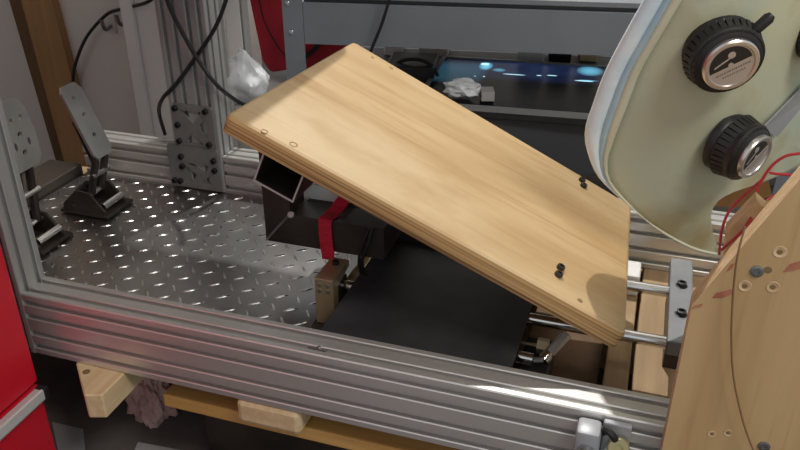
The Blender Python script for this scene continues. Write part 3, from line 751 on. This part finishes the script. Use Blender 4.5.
# red wires
def wirep(l): return [up(a, c, 'y', y) for a, c, y in l]
RW = [('red wire arching highest over the plywood brace', [(746, 232, .045), (750, 214, .07), (757, 190, .08), (770, 168, .085), (786, 156, .085), (806, 153, .085)]),
      ('red wire running straight from the lower bass shaker side', [(770, 173, .08), (785, 174.5, .085), (806, 175, .09)]),
      ('red wire drooping from the seat tip along the side panel edge', [(719, 255, .075), (722, 230, .085), (730, 210, .09), (748, 192, .09), (764, 178, .09)]),
      ('red wire crossing low over the plywood brace', [(721, 250, .045), (735, 238, .045), (752, 222, .045), (772, 206, .045), (806, 182, .06)]),
      ('red wire looping above the brace beside the drooping one', [(746, 226, .045), (760, 206, .07), (778, 194, .08), (806, 184, .085)])]
for lb, l in RW: cable('red_wire', lb, wirep(l), .0012, 'redwire', 'wire', None, 8)

# ------------------------------------------------------------------ shelf unit behind (turned a little)
SA = math.radians(9.6); SP = Vector((.05, .62, 0)); SN = Vector((-math.sin(SA), math.cos(SA), 0)); SU = Vector((math.cos(SA), math.sin(SA), 0))
def sl(px, py, dy=0):
    p = upl(px, py, SP+SN*dy, SN); return (p-SP).dot(SU), p.z
sh_ = thing('shelf_unit', 'grey steel shelf unit with bolted posts behind the tilted board', 'shelf', (SP.x, SP.y, FLOOR), SA)
def lbox(name, u0, u1, v0, v1, z0, z1, m, parent=sh_, bev=.001):
    bm = nb(); box(bm, u0, u1, v0, v1, z0-FLOOR, z1-FLOOR, bev); return obj(name, bm, m, parent)
ZB0, ZB1 = .1195, .188
for u0, lab in ((-.018, 0), (.80, 0)):
    bm = nb(); prism(bm, [(u0, 0), (u0+.034, 0), (u0+.034, .003), (u0+.003, .003), (u0+.003, .034), (u0, .034)], (), (Vector((0, 0, 0)), X1, Y1), .75); po = obj('post', bm, 'shelf', sh_)
    if u0 < 0:
        for qx, qy in ((287.5, 3), (291.5, 32)):
            x, z = sl(qx, qy); bm = nb(); lathe(bm, [(.0042, 0), (.0040, .0018), (.0022, .0030)], (x, -.0002, z-FLOOR), (0, -1, 0), 14); obj('bolt', bm, 'chrome', po, True)
lbox('beam', .0162, .80, .0005, .030, ZB0, ZB1, 'shelf')
lbox('beam_lip', .0162, .80, -.004, .030, ZB1+.0075, ZB1+.016, 'shelf')
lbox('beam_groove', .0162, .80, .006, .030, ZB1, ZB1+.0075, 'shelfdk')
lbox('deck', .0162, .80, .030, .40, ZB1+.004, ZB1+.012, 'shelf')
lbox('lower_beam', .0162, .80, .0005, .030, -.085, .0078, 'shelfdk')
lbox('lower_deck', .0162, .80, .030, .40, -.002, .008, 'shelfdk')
for u0 in (-.018, .80):
    bm = nb(); prism(bm, [(u0, .37), (u0+.034, .37), (u0+.034, .373), (u0+.003, .373), (u0+.003, .40), (u0, .40)], (), (Vector((0, 0, 0)), X1, Y1), .75); obj('post', bm, 'shelf', sh_)
# monitor lying on the lower deck, screen up
mo = thing('monitor', 'flat monitor lying screen-up on the lower shelf, showing a dark blue picture', 'monitor')
MZ = .028; MA = math.radians(5.5)
ML = up(480, 108, 'z', MZ); MT = up(446, 57.5, 'z', MZ); MR = up(640, 117, 'z', MZ)
mu = Vector((math.cos(MA), math.sin(MA), 0)); mv = Vector((-mu.y, mu.x, 0))
lx = (MT-ML).dot(mu); ly = (MT-ML).dot(mv); wx = .43
mo.matrix_world = Matrix.Translation(ML+mu*lx)@Matrix.Rotation(MA, 4, 'Z')
bm = nb(); fr = .008
prism(bm, [(-fr, 0), (wx+fr, 0), (wx+fr, ly+fr), (-fr, ly+fr)], [[(0, fr), (wx, fr), (wx, ly), (0, ly)]], (Vector((0, 0, -.006)), X1, Y1), .008); obj('bezel', bm, 'bezel', mo)
bm = nb(); box(bm, -fr*.6, wx+fr*.6, .002, ly+fr*.5, -.019, -.0062, .002); obj('back_case', bm, 'black', mo)
bm = nb(); box(bm, 0, wx, fr, ly, -.0062, -.0010); scr = obj('screen', bm, 'screen', mo)
def ms_l(px, py): p = up(px, py, 'z', MZ-.001)-(ML+mu*lx); return p.dot(mu), p.dot(mv)
cy = []
for qx, qy, rx, ry, k in ((486, 66, .014, .028, 1.0), (499, 70, .014, .012, .5), (590, 71, .026, .034, .8), (588, 80.5, .020, .0035, 1.0)):
    x, y = ms_l(qx, qy); cy.append(mth('MULTIPLY', blob(x, y, rx, ry, 2), k))
wh = []
for qx, qy, rx, ry, k in ((514, 74.5, .022, .0030, 1), (539, 75.5, .005, .003, 1), (552, 75.5, .010, .003, 1), (584, 81, .018, .003, 1.2), (475, 76, .002, .002, 1), (484, 76.5, .002, .003, 1.2), (485, 64, .009, .008, 1)):
    x, y = ms_l(qx, qy); wh.append(mth('MULTIPLY', blob(x, y, rx, ry, 4), k))
def emis_mix():
    add = nt.nodes.new('ShaderNodeVectorMath'); add.operation = 'ADD'
    def sc(fac, col):
        n = nt.nodes.new('ShaderNodeVectorMath'); n.operation = 'SCALE'; n.inputs[0].default_value = col; nt.links.new(fac, n.inputs['Scale']); return n.outputs[0]
    x, y = ms_l(456, 72); lf = mth('MULTIPLY', blob(x, y, .06, .07, 4), 1.0)
    x, y = ms_l(540, 70); bf = mth('MULTIPLY', blob(x, y, .22, .085, 2), nz.outputs['Fac'])
    parts = [sc(sumn(cy), (.16, .55, .75)), sc(sumn(wh), (.55, .9, 1.0)), sc(lf, (.012, .050, .075)), sc(bf, (.020, .038, .115))]
    cur = parts[0]
    for p in parts[1:]:
        a = nt.nodes.new('ShaderNodeVectorMath'); a.operation = 'ADD'; nt.links.new(cur, a.inputs[0]); nt.links.new(p, a.inputs[1]); cur = a.outputs[0]
    nt.links.new(cur, b.inputs['Emission Color']); b.inputs['Emission Strength'].default_value = 1.0
emis_mix()
# papers and packet lying on the monitor
def lump(name, c, sx_, sy_, sz_, m, seed, label, cat, amp=.25, sub=3):
    bm = nb(); bmesh.ops.create_icosphere(bm, subdivisions=sub, radius=1)
    for v in bm.verts:
        k = 1+amp*noise.noise(v.co*2.1+Vector((seed, 0, 0)))+amp*.5*noise.noise(v.co*5+Vector((0, seed, 0)))
        v.co = Vector((v.co.x*k*sx_, v.co.y*k*sy_, max(v.co.z*k, -.85)*sz_))
    z = min(v.co.z for v in bm.verts)
    for v in bm.verts: v.co.z -= z
    ob = obj(name, bm, m); ob.location = c; return tag(ob, label, cat)
p = up(462, 96, 'z', MZ+.003); q = lump('crumpled_paper', (p.x, p.y, MZ+.0025), .030, .022, .016, 'bag', 4, 'crumpled white paper lying on the monitor screen', 'paper', .35)
p = up(487, 98, 'z', MZ+.003); bm = nb(); box(bm, -.011, .011, -.016, .016, 0, .016, .001); q = obj('carton', bm, 'paper'); q.location = (p.x, p.y, MZ+.0022); q.rotation_euler = (0, 0, .3); tag(q, 'small pale carton standing on the monitor screen', 'carton')

# ------------------------------------------------------------------ background between upright and shelf
# red folded cushion hanging behind the post
def slab(name, pix, y, th, m, label, cat, seam=None):
    bm = nb(); q = [(up(a, c, 'y', y).x, up(a, c, 'y', y).z) for a, c in pix]
    prism(bm, rounded(q, .008, 4), (), (Vector((0, y+th, 0)), X1, Z1), th)
    bmesh.ops.bevel(bm, geom=[e for e in bm.edges if len(e.link_faces) == 2 and e.calc_face_angle() > .9], offset=.004, segments=2, affect='EDGES')
    ob = obj(name, bm, m)
    z0 = min(a[1] for a in q); o_ = Vector((q[0][0], y, z0))
    if seam:
        bm = nb(); tube(bm, smooth_path([up(a, c, 'y', y-.0005) for a, c in seam], 5), .0011, 6); so = obj('seam', bm, 'dark', ob, True); so.data.transform(Matrix.Translation(-o_))
    origin_to(ob, o_); return tag(ob, label, cat)
slab('padded_cushion', [(234, -70), (262, 62), (270, 73), (288, 70), (292, 56), (272, -70)], .69, .05, 'redcloth', 'red padded cushion hanging left of the grey shelf post', 'cushion', [(254, -40), (262, 14), (275, 42), (290, 62)])
slab('padded_cushion', [(296, 42), (302, 66), (312, 78), (352, 74), (352, 42)], .78, .05, 'redcloth', 'red cushion corner seen under the shelf beam beside the board', 'cushion')
bm = nb(); a = up(306, 60, 'y', .775); c = up(318, 45, 'y', .775); 
tag(origin_to(obj('dark_strap', ribbon([up(322, 40, 'y', .772), up(312, 52, 'y', .772), up(302, 58, 'y', .772)], (0, 0, 1), .010, .002), 'black'), a), 'black strap across the red cushion corner under the shelf', 'strap')
# white board strip and hole-punched strip right of the upright
p = up(236, 30, 'y', .56); bm = nb(); box(bm, p.x-.018, p.x+.010, .56, .575, FLOOR, .9, .001); wb = obj('panel_edge_strip', bm, 'white')
origin_to(wb, (p.x, .56, FLOOR)); tag(wb, 'white painted board standing between the wide upright and the red cushion', 'board')
bm = nb(); box(bm, p.x+.013, p.x+.017, .558, .575, FLOOR, .9, .001); wb = obj('edge_trim', bm, 'paper'); origin_to(wb, (p.x+.015, .56, FLOOR)); tag(wb, 'thin grey edge strip standing beside the white painted board', 'strip')
x0, x1 = p.x-.046, p.x-.028
p = up(219, 30, 'y', .50); z0 = FLOOR
bm = nb(); holes = []
for k in range(40):
    zz = z0+.02+k*.016; holes.append([(p.x-.0035, zz), (p.x+.0035, zz), (p.x+.0035, zz+.009), (p.x-.0035, zz+.009)])
prism(bm, [(p.x-.010, z0), (p.x+.010, z0), (p.x+.010, .42), (p.x-.010, .42)], holes, (Vector((0, .503, 0)), X1, Z1), .003)
bmx = obj('slotted_strip', bm, 'paper'); bm = nb(); box(bm, p.x-.006, p.x+.006, .5032, .5045, FLOOR, .42); bk = obj('backing', bm, 'black', bmx)
origin_to(bmx, (p.x, .5, FLOOR)); bk.data.transform(Matrix.Translation((-p.x, -.5, -FLOOR))); tag(bmx, 'slotted steel shelf standard right behind the wide upright', 'strip')
# plastic bag behind the board corner
p = up(243, 88, 'y', .52)
bm = nb(); bmesh.ops.create_icosphere(bm, subdivisions=4, radius=1)
for v in bm.verts:
    k = 1+.22*noise.noise(v.co*1.7+Vector((3, 1, 0)))+.14*noise.noise(v.co*5)+.05*noise.noise(v.co*12)
    t = (v.co.z+1)/2; wdt = 1.05-.62*max(0, t-.45)/.55
    v.co = Vector((v.co.x*k*.041*wdt, v.co.y*k*.026*wdt, v.co.z*k*.042))
zmin = min(v.co.z for v in bm.verts)
for v in bm.verts: v.co.z -= zmin
ob = obj('plastic_bag', bm, 'bag', None, True); ob.location = (p.x, .525, p.z-.03); tag(ob, 'crumpled white plastic bag behind the left corner of the board', 'bag')
bgz = p.z-.03
bm = nb(); box(bm, p.x-.020, p.x+.065, .510, .555, FLOOR, bgz-.0005, .002); ob = obj('storage_box', bm, 'paper'); origin_to(ob, (p.x, .52, FLOOR)); tag(ob, 'pale carton under the white plastic bag behind the far rail', 'box')
# cables
cable('power_cable', 'black cable arching over the pale wall beside the timber stud', [up(73, 84, 'y', .70), up(75, 66, 'y', .70), up(86, 38, 'y', .70), up(106, 15, 'y', .70), up(122, 9, 'y', .70), up(145, 3, 'y', .67), up(156, -4, 'y', .67)], .0032)
for k, (qx, qy) in enumerate(((106, 20), (121, 15))):
    p = up(qx, qy, 'y', .705); r = thing('wall_hook', ('pale wall hook left', 'pale wall hook right')[k]+' under the arching black cable', 'hook')
    r['label'] = ('pale wall hook where the arching black cable bends down', 'pale wall hook holding the arching cable nearer the white trim')[k]
    bm = nb(); box(bm, p.x-.010, p.x+.010, .7165, .7195, p.z-.028, p.z+.012, .001); obj('back_plate', bm, 'wall', r)
    bm = nb(); tube(bm, smooth_path([(p.x, .7165, p.z-.014), (p.x, .702, p.z-.018), (p.x, .694, p.z-.010), (p.x, .692, p.z+.002)], 4), .0036, 8); obj('hook_arm', bm, 'steel', r, True); rebase(r, (p.x, .7195, p.z))
cable('power_cable', 'black cable falling from upper left across the wide upright to the bag', [up(160, -30, 'y', .385), up(167, 0, 'y', .385), up(181, 30, 'y', .385), up(197, 58, 'y', .39), (up(216, 84, 'y', .395)), up(234, 99, 'y', .43), up(248, 106, 'y', .47)], .0030)
cable('power_cable', 'black cable falling from upper right across the wide upright to the far rail', [up(233, -30, 'y', .388), up(226, 0, 'y', .388), up(215, 28, 'y', .391), up(196, 57, 'y', .397), up(176, 84, 'y', .397), up(163, 98, 'y', .400), up(159, 112, 'y', .425), up(165, 134, 'y', .47)], .0030)
cable('power_cable', 'black cable hanging down the front of the grey shelf beam', [up(394, -20, 'y', .615), up(388, 4, 'y', .615), up(381, 26, 'y', .615), up(372, 48, 'y', .62), up(366, 66, 'y', .62)], .0026)
cable('power_cable', 'black cable curled on the lower shelf left of the monitor', [up(392, 66, 'y', .80), up(404, 60, 'y', .80), up(420, 60, 'y', .80), up(432, 66, 'y', .80), up(438, 76, 'y', .80)], .0034)
# stuff on the lower shelf
p = up(408, 84, 'z', .010); bm = nb(); box(bm, -.045, .045, -.05, .05, 0, .040, .003); q = obj('equipment_case', bm, 'black'); q.location = (p.x, p.y+.03, .0085); q.rotation_euler = (0, 0, SA); tag(q, 'black equipment case on the lower shelf left of the monitor', 'case')
for k, (qx, ww, m, lb) in enumerate(((395, .018, 'white', 'narrow white box behind the black case'), (432, .030, 'wall', 'pinkish box behind the left edge of the monitor'), (528, .026, 'white', 'pale grey box behind the monitor under the beam'), (556, .022, 'black', 'black box behind the monitor under the beam'), (584, .018, 'pine', 'tan box behind the monitor near the seat shell'))):
    p = up(qx, 56, 'y', 1.0); bm = nb(); box(bm, -ww, ww, -.03, .03, 0, .11, .002); q = obj('storage_box', bm, m); q.location = (p.x, 1.0+.02*k, .0085); q.rotation_euler = (0, 0, SA); tag(q, lb+' on the lower shelf', 'box')

# ------------------------------------------------------------------ red tool cabinet
tc_ = thing('tool_cabinet', 'red enamelled tool cabinet beside the end of the front rail', 'cabinet')
XF = .0213
ye = up(33, 360, 'x', XF).y
bm = nb(); box(bm, XF-.45, XF-.012, ye-.60, ye-.001, FLOOR+.03, .62, .003); obj('body', bm, 'red', tc_)
zh = -.0855
for z0, z1 in ((-.215, zh-.013), (zh-.008, .19), (.195, .40), (.405, .61)):
    bm = nb(); box(bm, XF-.012, XF, ye-.595, ye, z0, z1, .0025); d = obj('drawer', bm, 'red', tc_)
    if z1 > .1: continue
    zt = z1
    bm = nb(); prism(bm, [(0, zt-.010), (.0035, zt-.0135), (.010, zt-.0135), (.0115, zt-.0105), (.0115, zt+.0005), (.0092, zt+.0015), (.0075, zt-.0005), (0, zt-.0005)], (), (Vector((XF+.0002, ye-.008, 0)), X1, Z1), .58)
    obj('handle', bm, 'pull', d, label='polished aluminium drawer pull')
    bm = nb(); box(bm, XF+.0002, XF+.0125, ye-.0078, ye-.0005, zt-.014, zt+.0018, .0015); obj('handle_cap', bm, 'black', d)
for sx_ in (-.42, -.05):
    for sy_ in (-.55, -.05):
        bm = nb(); tube(bm, [(XF+sx_-.01, ye+sy_, FLOOR+.015), (XF+sx_+.01, ye+sy_, FLOOR+.015)], .015, 14); obj('caster', bm, 'black', tc_, True)
rebase(tc_, (XF-.2, ye-.3, FLOOR))

# ------------------------------------------------------------------ floor bits
p = up(150, 396, 'z', -.21)
lump('rag', (p.x, p.y, FLOOR), .028, .026, .052, 'rag', 9, 'crumpled dusty pink rag on the floor under the front rail', 'rag', .5, 4)
for k, (pix, lb) in enumerate((([(52, 422), (83, 429), (87, 470), (62, 470)], 'torn grey paper sheet on the floor beside the red cabinet'), ([(138, 442), (180, 450), (190, 470), (128, 465)], 'grey paper scrap on the floor in front of the pallet'))):
    q = [up(a, c, 'z', FLOOR+.001) for a, c in pix]; bm = nb(); prism(bm, [(v.x, v.y) for v in q], (), (Vector((0, 0, FLOOR+.0002)), X1, Y1), .001)
    ob = obj('paper_sheet', bm, 'paper'); origin_to(ob, (q[0].x, q[0].y, FLOOR)); tag(ob, lb, 'paper')
